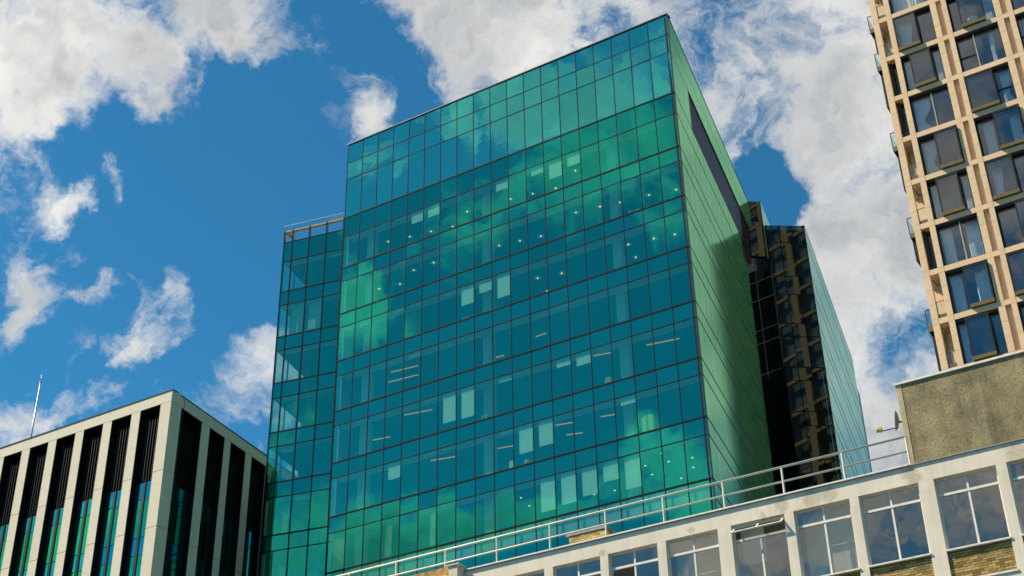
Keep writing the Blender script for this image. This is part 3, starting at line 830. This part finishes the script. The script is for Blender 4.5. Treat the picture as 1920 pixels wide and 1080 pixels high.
# ---------------------------------------------------------------- white rendered building with the window row
K = 1.3
WY = 39.0
hall = thing('white_building', 'low white rendered building with a row of old windows, along the bottom right', 'building', (-14, 44, 0))
ZP, ZH, ZT, ZS, ZB = 18.77, 18.22, 17.73, 16.05, 15.12   # parapet, head, transom, sill, foot of the brick panel
ops = [(-21.78, -20.35), (-20.13, -18.76), (-18.53, -17.2), (-16.945, -15.588), (-15.363, -14.005), (-13.77, -12.395), (-12.045, -10.688), (-10.459, -9.096), (-8.88, -7.483), (-7.134, -5.747), (-5.517, -4.13), (-3.9, -2.5), (-2.15, -0.78), (-0.55, 0.82), (1.05, 2.42), (2.77, 4.14)]
ops = [(a * K, b * K) for a, b in ops]
XW0, XW1 = -36.0, 5.8
span('parapet', 'white_render', hall, XW0, XW1, WY, WY + 0.35, ZH, ZP)
span('coping', 'lead_coping', hall, XW0, XW1, WY - 0.05, WY + 0.42, ZP + 0.002, ZP + 0.035)
cx0 = -25.45
for (a, b) in [(-25.4, -21.9), (-21.88, -16.7), (-16.68, -11.2), (-11.18, -9.9)]:
    span('coping_edge', 'white_paint', hall, a, b, WY - 0.075, WY - 0.052, ZP + 0.012, ZP + 0.06)
span('wall_below', 'white_render', hall, XW0, XW1, WY, WY + 0.35, 0.0, ZB - 0.06)
prev = XW0
for (a, b) in ops + [(XW1, None)]:
    span('pier', 'white_render', hall, prev, a, WY + 0.001, WY + 0.35, ZB - 0.06, ZH - 0.001)
    prev = b
span('roof', 'roof_grey', hall, XW0, XW1, WY + 0.36, 53.0, ZP - 0.5, ZP - 0.3)
for (x0, x1, y0, y1) in ((XW0, XW0 + 0.3, WY + 0.36, 53.0), (XW1 - 0.3, XW1, WY + 0.36, 53.0), (XW0, XW1, 53.01, 53.3)):
    span('outer_wall', 'white_render', hall, x0, x1, y0, y1, 0.0, ZP - 0.51)
span('room_back', 'room_wall', hall, XW0 + 0.35, XW1 - 0.35, 43.0, 43.2, 14.0, ZP - 0.52)
span('room_floor', 'room_wall', hall, XW0 + 0.35, XW1 - 0.35, WY + 0.36, 42.9, 14.9, 15.1)
span('room_ceiling', 'ceiling_white', hall, XW0 + 0.35, XW1 - 0.35, WY + 0.36, 42.9, ZH + 0.01, ZH + 0.05)

def old_window(a, b, idx):
    wn_ = MB()
    y0, y1 = WY + 0.13, WY + 0.19
    f = 0.055; c = (a + b) / 2
    wn_.box(a, a + f, y0, y1, ZS, ZH); wn_.box(b - f, b, y0, y1, ZS, ZH)
    wn_.box(a + f, b - f, y0, y1, ZH - f, ZH); wn_.box(a + f, b - f, y0, y1, ZS, ZS + f)
    wn_.box(a + f, b - f, y0 - 0.012, y1 - 0.002, ZT - 0.045, ZT + 0.03)
    wn_.box(c - 0.03, c + 0.03, y0 + 0.003, y1 - 0.004, ZS + f, ZT - 0.045)
    if idx != 6:
        wn_.box(c - 0.028, c + 0.028, y0 + 0.003, y1 - 0.004, ZT + 0.03, ZH - f)
    w = wn_.build('window', 'white_paint', hall)
    for (p, q) in ((a + f, c - 0.03), (c + 0.03, b - f)):
        if not (idx == 4 and p < c - 0.1):
            span('pane', 'old_glass', w, p, q, y0 + 0.03, y0 + 0.036, ZS + f, ZT - 0.045, jig(0.004))
        if idx != 6:
            span('pane', 'old_glass', w, p, q, y0 + 0.03, y0 + 0.036, ZT + 0.03, ZH - f, jig(0.004))
    if idx == 6:                                     # top light pushed open, hinged along its head
        ang = R(52)
        h = ZH - f - ZT - 0.03
        v = MB()
        L = b - a - 2 * f
        v.box(0, L, 0, 0.045, -h, -h + 0.05); v.box(0, L, 0, 0.045, -0.05, 0)
        v.box(0, 0.05, 0.001, 0.044, -h + 0.05, -0.05); v.box(L - 0.05, L, 0.001, 0.044, -h + 0.05, -0.05); v.box(L / 2 - 0.025, L / 2 + 0.025, 0.001, 0.044, -h + 0.05, -0.05)
        vent = v.build('open_vent', 'white_paint', w, (a + f, y0 - 0.02, ZH - f))
        vent.rotation_euler.x = -ang
        span('pane', 'old_glass', vent, 0.05, L - 0.05, 0.02, 0.026, -h + 0.05, -0.05)
    span('sill', 'white_paint', hall, a - 0.02, b + 0.02, WY - 0.045, WY + 0.19, ZS - 0.05, ZS - 0.002)
    span('brick_panel', 'mortar', hall, a, b, WY + 0.10, WY + 0.3, ZB - 0.06, ZS - 0.052)
    # inside: part-drawn pale blinds in some rooms
    if idx in (5, 6, 7):
        span('roller_blind', 'blind_white', hall, a + 0.1, c - 0.02 if idx == 6 else b - 0.1, WY + 0.5, WY + 0.51, ZS + (1.0 if idx == 6 else 0.2), ZH)
for i, (a, b) in enumerate(ops):
    old_window(a, b, i)
span('band', 'white_paint', hall, ops[9][0] - 0.02, ops[9][1] + 0.02, WY - 0.04, WY + 0.1, ZB - 0.055, ZB + 0.0)

def brick_field(parent, mat, x0, x1, y, z0, z1, depth=0.1, L=0.215, H=0.065, j=0.011, skip_z=None):
    z, row = z0, 0
    while z + H * 0.6 < z1:
        h = min(H, z1 - z)
        x = x0 - (L / 2 if row % 2 else 0)
        while x < x1 - 0.02:
            a, b = max(x, x0), min(x + L, x1)
            if b - a > 0.03:
                o = span('brick', mat, parent, a, b, y + rng.choice((0, 0.003, 0.006)), y + depth, z, z + h)
            x += L + j
        z += H + j
        row += 1
bp = [o for o in hall.children if o.name.startswith('brick_panel')]
for i, zlow in ((9, ZB + 0.01), (8, ZB + 0.01), (7, ZS - 0.40)):
    a, b = ops[i]
    panel = [o for o in bp if abs(o.location.x + hall.location.x - (a + b) / 2) < 0.1][0]
    wl_ = Vector((panel.location.x + hall.location.x, panel.location.y + hall.location.y, panel.location.z + hall.location.z))
    BASE[panel.name] = wl_
    brick_field(panel, 'sooty_brick', a + 0.012, b - 0.012, WY + 0.06, zlow, ZS - 0.055, 0.06)

# brick stack on the roof
stack = thing('brick_stack', 'yellow brick rooftop stack with a flat slab top behind the white railing', 'chimney', (-22.3, 42.6, ZP - 0.3))
SX0, SX1, SY0, SY1, SZT = -23.02, -21.55, 42.0, 43.27, 20.46
span('core', 'mortar', stack, SX0 + 0.012, SX1 - 0.012, SY0 + 0.012, SY1 - 0.012, ZP - 0.3, SZT)
brick_field(stack, 'stock_brick', SX0, SX1, SY0, 19.45, SZT, 0.011)
z, row = 19.45, 0
while z + 0.04 < SZT:
    y = SY0 + 0.012 - (0.1 if row % 2 else 0)
    while y < SY1 - 0.02:
        a, b = max(y, SY0 + 0.012), min(y + 0.215, SY1)
        if b - a > 0.03:
            span('brick', 'stock_brick', stack, SX1 - 0.011, SX1 + rng.choice((0, 0.003)), a, b, z, min(z + 0.065, SZT))
        y += 0.226
    z += 0.076; row += 1
span('slab_top', 'lead_coping', stack, SX0 - 0.10, SX1 + 0.05, SY0 - 0.035, SY1 + 0.06, SZT + 0.002, SZT + 0.09)

# roof railing
rail = thing('roof_railing', 'white painted tubular railing along the edge of the white building roof', 'railing', (-20, WY + 0.12, ZP))
RT, RM, RY = 19.78, 19.30, WY + 0.12
x = -9.88
posts = [-7.6 * K, -9.14 * K, -10.645 * K, -12.18 * K, -13.8 * K, -15.42 * K, -17.05 * K] + [-17.05 * K - 2.1 * i for i in range(1, 7)]
MB().tube((posts[-1], RY, RT), (posts[0], RY, RT), 0.036, 10).build('top_rail', 'rail_paint', rail, smooth=True)
MB().tube((posts[-1], RY, RM), (posts[0], RY, RM), 0.030, 10).build('mid_rail', 'rail_paint', rail, smooth=True)
for p in posts:
    MB().tube((p, RY, ZP + 0.036), (p, RY, RT), 0.034, 10).box(p - 0.07, p + 0.07, RY - 0.06, RY + 0.06, ZP + 0.036, ZP + 0.05).build('post', 'rail_paint', rail)

# roughcast penthouse
pent = thing('rooftop_plant_room', 'brown weathered roughcast plant room on the white building roof', 'plant room', (-4, 42, ZP - 0.3))
PX, PY, PZ = -10.02, 39.6, 21.72
span('wall', 'roughcast', pent, PX + 0.16, 5.0, PY, PY + 0.3, ZP - 0.3, PZ)
span('wall', 'roughcast', pent, PX + 0.02, PX + 0.3, PY + 0.31, 47.0, ZP - 0.3, PZ)
span('corner_trim', 'trim_concrete', pent, PX, PX + 0.158, PY - 0.012, PY + 0.3, ZP - 0.3, PZ)
span('roof_trim', 'white_paint', pent, PX - 0.05, 5.05, PY - 0.06, PY + 0.3, PZ + 0.002, PZ + 0.07)
span('roof', 'roof_grey', pent, PX, 5.0, PY + 0.31, 47.0, PZ - 0.1, PZ + 0.01)

# satellite dish on the side of the plant room
dish = thing('satellite_dish', 'grey satellite dish with a feed arm on the side of the roughcast plant room', 'satellite dish', (PX, 40.4, 20.85))
db = MB().lathe([(0.001, 0.0), (0.14, -0.02), (0.25, -0.055), (0.33, -0.10), (0.335, -0.095), (0.25, -0.04), (0.14, -0.004), (0.001, 0.02)], 28, 'X').build('reflector', 'dish_grey', dish, (PX - 0.30, 40.4, 20.95), smooth=True)
db.rotation_euler = (0, R(8), R(14))
MB().tube((PX + 0.03, 40.4, 20.85), (PX - 0.30, 40.4, 20.9), 0.03).box(PX - 0.03, PX + 0.018, 40.3, 40.5, 20.7, 21.0).build('wall_bracket', 'black_metal', dish)
MB().tube((PX - 0.33, 40.38, 20.72), (PX - 0.86, 40.22, 20.66), 0.018).build('feed_arm', 'black_metal', dish)
MB().tube((PX - 0.80, 40.24, 20.68), (PX - 0.98, 40.18, 20.70), 0.055, 10, 0.07).box(PX - 0.90, PX - 0.82, 40.17, 40.27, 20.70, 20.80).build('feed_horn', 'yellow_plastic', dish)
MB().tube((PX - 0.12, 40.4, 20.86), (PX - 0.1, 40.38, 19.3), 0.012).build('cable', 'black_metal', dish)

# rusty box on the facade
rust = thing('rusty_box', 'rusty metal box with a cream end at the roof edge of the white building', 'metal box', (-27.5, 38.8, 18.3))
span('box_body', 'rusty_metal', rust, -30.0, -25.86, 38.62, 38.97, 18.2, 18.92)
span('box_end', 'cream_paint', rust, -25.855, -25.50, 38.55, 38.97, 18.2, 18.88)
span('end_cap', 'cream_paint', rust, -25.92, -25.42, 38.5, 38.96, 18.885, 18.93)
span('lip', 'cream_paint', rust, -30.0, -25.94, 38.56, 38.61, 18.55, 18.62)

# ---------------------------------------------------------------- beige stone apartment tower
Q = 1.18
AY = 60 * Q
apt = thing('apartment_tower', 'tall beige stone apartment tower with bronze box windows, at the right edge', 'apartment tower', (-5, 85, 0))
def az(z): return 1.7 + (z - 1.7) * Q
SZ0, SP = az(32.224), 3.135
NS = 12
NTOP = 20
sills = [SZ0 + SP * j for j in range(-2, NTOP)]
XA = -12.975 * Q
piers = [(-12.975, -12.66), (-12.225, -11.944), (-9.911, -9.604), (-9.326, -9.072), (-6.841, -6.52), (-6.246, -5.985), (-3.75, -3.43), (-3.15, -2.9), (-0.67, -0.35), (-0.07, 0.18), (2.41, 2.73), (3.01, 3.26)]
piers = [(a * Q, b * Q) for a, b in piers]
BAND = 0.34
for n, (a, b) in enumerate(piers):
    p = span('pier', 'beige_stone', apt, a + 0.004, b - 0.004, AY + 0.02, AY + 0.34, 0.0, sills[-1])
    BASE[p.name] = Vector((0.0, 0.0, 0.0)) + Vector(p.location) + Vector(apt.location)
    for s in sills[1:15]:
        hh = (SP - BAND) / 3
        for q in range(3):
            span('stone_block', 'beige_stone', p, a, b, AY - rng.choice((0, 0.003)), AY + 0.019, s + q * hh + 0.006, s + (q + 1) * hh - 0.006)
        span('stone_block', 'beige_stone', p, a, b, AY - 0.002, AY + 0.019, s - BAND + 0.006, s - 0.006)
for s in sills[:-1]:
    for n in range(len(piers) - 1):
        a, b = piers[n][1], piers[n + 1][0]
        if b - a < 0.45 and n > 0:
            span('floor_band', 'beige_stone', apt, a, b, AY + 0.0, AY + 0.3, s - BAND + 0.01, s - 0.01)
        else:
            span('floor_band', 'beige_stone', apt, a, b, AY + 0.012, AY + 0.6, s - BAND, s)
for n in (2, 4, 6, 8, 10):                                   # slot between the paired piers
    a, b = piers[n][1], piers[n + 1][0]
    span('slot_back', 'beige_stone', apt, a, b, AY + 0.2, AY + 0.25, 20.0, sills[-1])
# structure behind
XE = 3.26 * Q
for s in sills:
    span('floor_slab', 'room_wall', apt, XA + 0.4, XE, AY + 0.61, AY + 6.0, s - 0.3, s - 0.02)
span('back_wall', 'room_wall', apt, XA + 0.4, XE, AY + 6.0, AY + 6.2, 0.0, sills[-1])
for n in (1, 2, 4, 6, 8, 10):
    span('cross_wall', 'room_wall', apt, piers[n][0] + (0.1 if n > 1 else 0.05), piers[n][0] + 0.3, AY + 0.62, AY + 5.9, 0.0, sills[-1])

def box_pane(a, b, y, z0, z1, par, mat='flat_glass'):
    span('pane', mat, par, a, b, y, y + 0.02, z0, z1, jig(0.003))

def apt_window(a, b, z0, z1, kind):
    """kind: (fractions of the divisions, which one is the projecting box, low bar in the others)"""
    cuts, boxed, bar = kind
    w = MB()
    yb = AY + 0.30
    w.box(a, a + 0.06, AY + 0.06, yb + 0.08, z0, z1); w.box(b - 0.06, b, AY + 0.06, yb + 0.08, z0, z1)
    w.box(a + 0.06, b - 0.06, AY + 0.10, yb + 0.08, z1 - 0.16, z1 - 0.002); w.box(a + 0.06, b - 0.06, AY + 0.16, yb + 0.08, z0 + 0.002, z0 + 0.05)
    win = w.build('window', 'dark_bronze', apt)
    xs = [a + 0.06 + (b - a - 0.12) * f for f in (0.0, *cuts, 1.0)]
    for j in range(len(xs) - 1):
        p, q = xs[j], xs[j + 1]
        if j == boxed:
            bb = MB()
            yf = AY - 0.14
            t = 0.07
            bb.box(p, p + t, yf, yb, z0 + 0.06, z1 - 0.17); bb.box(q - t, q, yf, yb, z0 + 0.06, z1 - 0.17)
            bb.box(p + t, q - t, yf, yb, z1 - 0.26, z1 - 0.17)
            f = bb.build('box_frame', 'dark_bronze', win)
            span('box_sill', 'bronze', win, p - 0.005, q + 0.005, yf - 0.012, yb, z0 + 0.02, z0 + 0.24)
            box_pane(p + t, q - t, yf + 0.04, z0 + 0.24, z1 - 0.26, win)
        else:
            box_pane(p + 0.02, q - 0.02, yb + 0.03, z0 + 0.05, z1 - 0.17, win)
            span('bottom_rail', 'bronze', win, p + 0.01, q - 0.01, yb - 0.10, yb + 0.02, z0 + 0.052, z0 + 0.16)
            if bar and j == bar - 1:
                span('mid_rail', 'dark_bronze', win, p, q, yb - 0.02, yb + 0.06, z0 + 1.15, z0 + 1.24)
    for j in range(1, len(xs) - 1):
        if boxed is None:
            span('mullion', 'pale_bronze', win, xs[j] - 0.035, xs[j] + 0.035, yb - 0.13, yb + 0.06, z0 + 0.05, z1 - 0.16)
        elif j not in (boxed, boxed + 1):
            span('mullion', 'dark_bronze', win, xs[j] - 0.03, xs[j] + 0.03, yb - 0.05, yb + 0.06, z0 + 0.05, z1 - 0.16)
    return win

CB = ((0.22, 0.78), 1, 0)      # box in the middle
PL = ((0.55,), None, 0)        # two plain panes
RB = ((0.42,), 1, 0)           # box on the right
LB = ((0.60,), 0, 0)           # box on the left
PB = ((0.40,), None, 1)        # two panes, low bar in the left one
LR = ((0.64,), 0, 2)
KINDS1 = [CB, RB, PL, CB, RB, PL, CB, LB, PL, CB, RB, PL]
KINDS2 = [RB, LB, RB, LB, RB, LR, PB, CB, PB, PB, CB, PB]
KINDS3 = [PB, PB, CB, PB, CB, PB, PB, PB, PB, CB, PB, PB]
def curtain(x0, x1, y, z0, z1, label, tie=0.0, n=9):
    """hanging cloth in folds; tie draws it in at two thirds of the way down"""
    vs_, fs = [], []
    rowsn = 9
    m = n * 4
    for r_ in range(rowsn + 1):
        t = r_ / rowsn
        z = z1 + (z0 - z1) * t
        pinch = 1.0 - tie * math.exp(-((t - 0.62) / 0.22) ** 2)
        for i in range(m + 1):
            u = i / m
            vs_.append((x0 + (x1 - x0) * u * pinch, y + 0.045 * math.sin(u * n * 2 * math.pi + 0.6 * math.sin(5 * t)) * (0.6 + 0.4 * t), z))
    for r_ in range(rowsn):
        for i in range(m):
            k = r_ * (m + 1) + i
            fs.append((k, k + 1, k + m + 2, k + m + 1))
    mb = MB(); mb.v, mb.f = vs_, fs
    o = mb.build('curtain', 'curtain_white', None, smooth=True)
    sd = o.modifiers.new('thick', 'SOLIDIFY'); sd.thickness = 0.012
    return tag(o, label, 'curtain', 'curtains in the stone tower')

for c, (n, kinds) in enumerate(((1, KINDS1), (3, KINDS2), (5, KINDS3), (7, KINDS1), (9, KINDS2))):
    a, b = piers[n][1], piers[n + 1][0]
    for j in range(NS):
        z0 = SZ0 + SP * j
        apt_window(a, b, z0, z0 + SP - BAND, kinds[j % 12])
    for j in range(NS, NTOP - 1):
        span('window_pane', 'flat_glass', apt, a + 0.05, b - 0.05, AY + 0.3, AY + 0.33, SZ0 + SP * j + 0.05, SZ0 + SP * (j + 1) - BAND - 0.05)
# curtains seen in the photo: column, storey, from/to fraction, tied
names = {0: 'left', 1: 'right'}
for (c, j, f0, f1, tie, y) in [(0, 1, 0.05, 0.30, 0.0, 0.6), (0, 1, 0.60, 0.97, 0.0, 0.6), (0, 2, 0.62, 0.95, 0.0, 0.7), (0, 3, 0.04, 0.22, 0.0, 0.6), (0, 3, 0.80, 0.98, 0.0, 0.6),
                               (0, 4, 0.08, 0.38, 0.45, 0.6), (0, 5, 0.05, 0.45, 0.55, 0.6), (0, 6, 0.03, 0.22, 0.0, 0.6), (0, 6, 0.80, 0.98, 0.0, 0.6), (0, 8, 0.05, 0.85, 0.0, 0.6), (0, 0, 0.02, 0.20, 0.3, 0.6),
                               (1, 4, 0.12, 0.34, 0.0, 0.6), (1, 5, 0.72, 0.97, 0.5, 0.6), (1, 7, 0.70, 0.97, 0.0, 0.6), (1, 6, 0.70, 0.80, 0.3, 0.6),
                               (0, 7, 0.08, 0.40, 0.2, 0.6), (1, 2, 0.55, 0.95, 0.0, 0.7), (1, 3, 0.08, 0.30, 0.3, 0.6), (1, 8, 0.75, 0.97, 0.0, 0.6), (1, 8, 0.05, 0.22, 0.0, 0.6), (0, 2, 0.06, 0.30, 0.0, 0.6), (1, 4, 0.70, 0.96, 0.2, 0.6)]:
    n = (1, 3)[c]
    a, b = piers[n][1], piers[n + 1][0]
    z0 = SZ0 + SP * j
    rank = 8 - j
    side_w = 'left' if f0 < 0.45 else 'right'
    curtain(a + (b - a) * f0, a + (b - a) * f1, AY + y, z0 + 0.1, z0 + SP - BAND - 0.2,
            'white curtain, %s side of the %s window up from the plant room, %s window column' % (side_w, ORD[j], names[c]), tie)

# corner bay: small loggias between the first two piers
a, b = piers[0][1], piers[1][0]
for j in range(-1, NS - 1):
    z0 = SZ0 + SP * j
    if j in (0, 1, 3, 4, 7, 8):
        span('loggia_wall', 'beige_stone', apt, a, b, AY + 1.3, AY + 1.4, z0, z0 + SP - BAND)
        bal = MB()
        bal.box(a + 0.04, b - 0.02, AY + 0.07, AY + 0.085, z0 + 0.12, z0 + 1.05)
        o = bal.build('balustrade', 'clear_glass', apt)
        fr = MB().box(a + 0.03, a + 0.06, AY + 0.06, AY + 0.1, z0, z0 + 1.08).box(a + 0.06, b - 0.01, AY + 0.06, AY + 0.1, z0 + 1.05, z0 + 1.08).box(a + 0.06, b - 0.01, AY + 0.06, AY + 0.1, z0, z0 + 0.25).build('balustrade_frame', 'bronze', apt)
    else:
        span('loggia_window', 'recess_glass', apt, a + 0.22, b, AY + 0.5, AY + 0.52, z0 + 0.1, z0 + SP - BAND)
        MB().box(a, a + 0.2, AY + 0.3, AY + 0.9, z0, z0 + SP - BAND).box(a + 0.2, b, AY + 0.42, AY + 0.6, z0, z0 + 0.12).build('loggia_frame', 'dark_bronze', apt)
# flank of the tower, with balconies that stand out beyond the corner
FX = XA
for i in range(9):
    y0 = AY + 1.6 + i * 3.4
    span('pier', 'beige_stone', apt, FX - 0.0, FX + 0.35, y0, y0 + 0.75, 0.0, sills[-1])
for s in sills[:-1]:
    span('floor_band', 'beige_stone', apt, FX + 0.006, FX + 0.34, AY + 0.36, AY + 31.0, s - BAND, s)
for i in range(9):
    y0 = AY + (2.36 if i else 2.36) + (i * 3.4)
    for j in range(-2, NTOP - 1):
        z0 = SZ0 + SP * j
        if y0 + 2.6 < AY + 31.2:
            span('window_pane', 'flat_glass', apt, FX + 0.28, FX + 0.30, y0 + 0.03, y0 + 2.62, z0 + 0.04, z0 + SP - BAND - 0.04, jig(0.003))
span('flank_core', 'room_wall', apt, FX + 0.9, FX + 1.0, AY + 6.3, AY + 31.0, 0.0, sills[-1])
span('rear_wall', 'beige_stone', apt, FX, XE, AY + 31.0, AY + 31.3, 0.0, sills[-1])
span('east_wall', 'beige_stone', apt, XE + 0.01, XE + 0.3, AY + 0.4, AY + 31.0, 0.0, sills[-1])
span('roof', 'roof_grey', apt, FX, XE, AY + 0.4, AY + 31.0, sills[-1], sills[-1] + 0.3)
for (j, hgt) in ((-1, 2), (1, 2), (3, 1), (5, 2), (7, 2), (8, 1)):
    z0 = SZ0 + SP * j
    y0 = AY + 0.7
    span('balcony_slab', 'dark_bronze', apt, FX - 0.42, FX - 0.002, y0, y0 + 2.6, z0 - 0.30, z0 - 0.02)
    span('balcony_edge', 'bronze', apt, FX - 0.44, FX - 0.003, y0 - 0.03, y0 - 0.002, z0 - 0.30, z0 + 0.02)
    span('balcony_glass', 'clear_glass', apt, FX - 0.43, FX - 0.415, y0 + 0.02, y0 + 2.6, z0, z0 + 1.05)
    span('balcony_glass', 'clear_glass', apt, FX - 0.41, FX - 0.01, y0 + 0.0, y0 + 0.015, z0, z0 + 1.05)
    MB().box(FX - 0.445, FX - 0.405, y0 - 0.03, y0 + 0.01, z0 + 0.02, z0 + 1.09).box(FX - 0.405, FX - 0.004, y0 - 0.03, y0 + 0.01, z0 + 1.05, z0 + 1.09).build('balcony_rail', 'dark_bronze', apt)
    span('balcony_screen', 'black_metal', apt, FX - 0.42 + 0.05 * (j % 3), FX - 0.004, y0 + 0.3, y0 + 2.4, z0 - 0.31 - 1.35 * hgt, z0 - 0.32)

# white garment hanging in the window with the open view
gb = MB()
prof = [(0.005, 1.02), (0.02, 0.98), (0.10, 0.93), (0.17, 0.88), (0.19, 0.80), (0.17, 0.66), (0.165, 0.55), (0.20, 0.40), (0.24, 0.24), (0.24, 0.14), (0.17, 0.05), (0.10, 0.0), (0.001, 0.0)]
gb.lathe(prof, 20)
gb.v = [(x * (1.0 + 0.06 * math.sin(9 * math.atan2(y, x))), y * 0.6, z) for (x, y, z) in gb.v]
for s in (-1, 1):
    b0 = len(gb.v)
    gb.tube((s * 0.10, 0, 0.86), (s * 0.30, 0, 0.70), 0.085, 12, 0.10)
ga, gb2 = piers[3][1], piers[4][0]
garment = gb.build('garment', 'white_garment', None, (-9.48, AY + 0.62, SZ0 + SP * 7 + 0.25), smooth=True)
tag(garment, 'white short sleeved garment standing in a bronze box window of the stone tower', 'garment')
span_stand = MB().tube((0, 0, -0.28), (0, 0, 0.02), 0.02).box(-0.15, 0.15, -0.15, 0.15, -0.27, -0.25).build('stand', 'dark_bronze', garment)

# cream curtains in the lowest offices that can be seen
for (i, a, b, lab) in [(0, 0.30, 1.30, 'cream curtain in the leftmost pane of the lowest visible tower floor'),
                       (3, 0.20, 0.75, 'cream curtain in the fourth pane of the lowest visible tower floor'),
                       (5, 0.85, 1.25, 'narrow cream curtain in the sixth pane of the lowest visible tower floor')]:
    c = curtain(CX[i] + a, CX[i] + b, FY + 0.22, FLOORS[0] + 0.02, HEADS[0] - 0.02, lab, 0.0, 6)
    c.data.materials[0] = M['blind_cream']
    c['group'] = 'cream curtains in the glass tower'
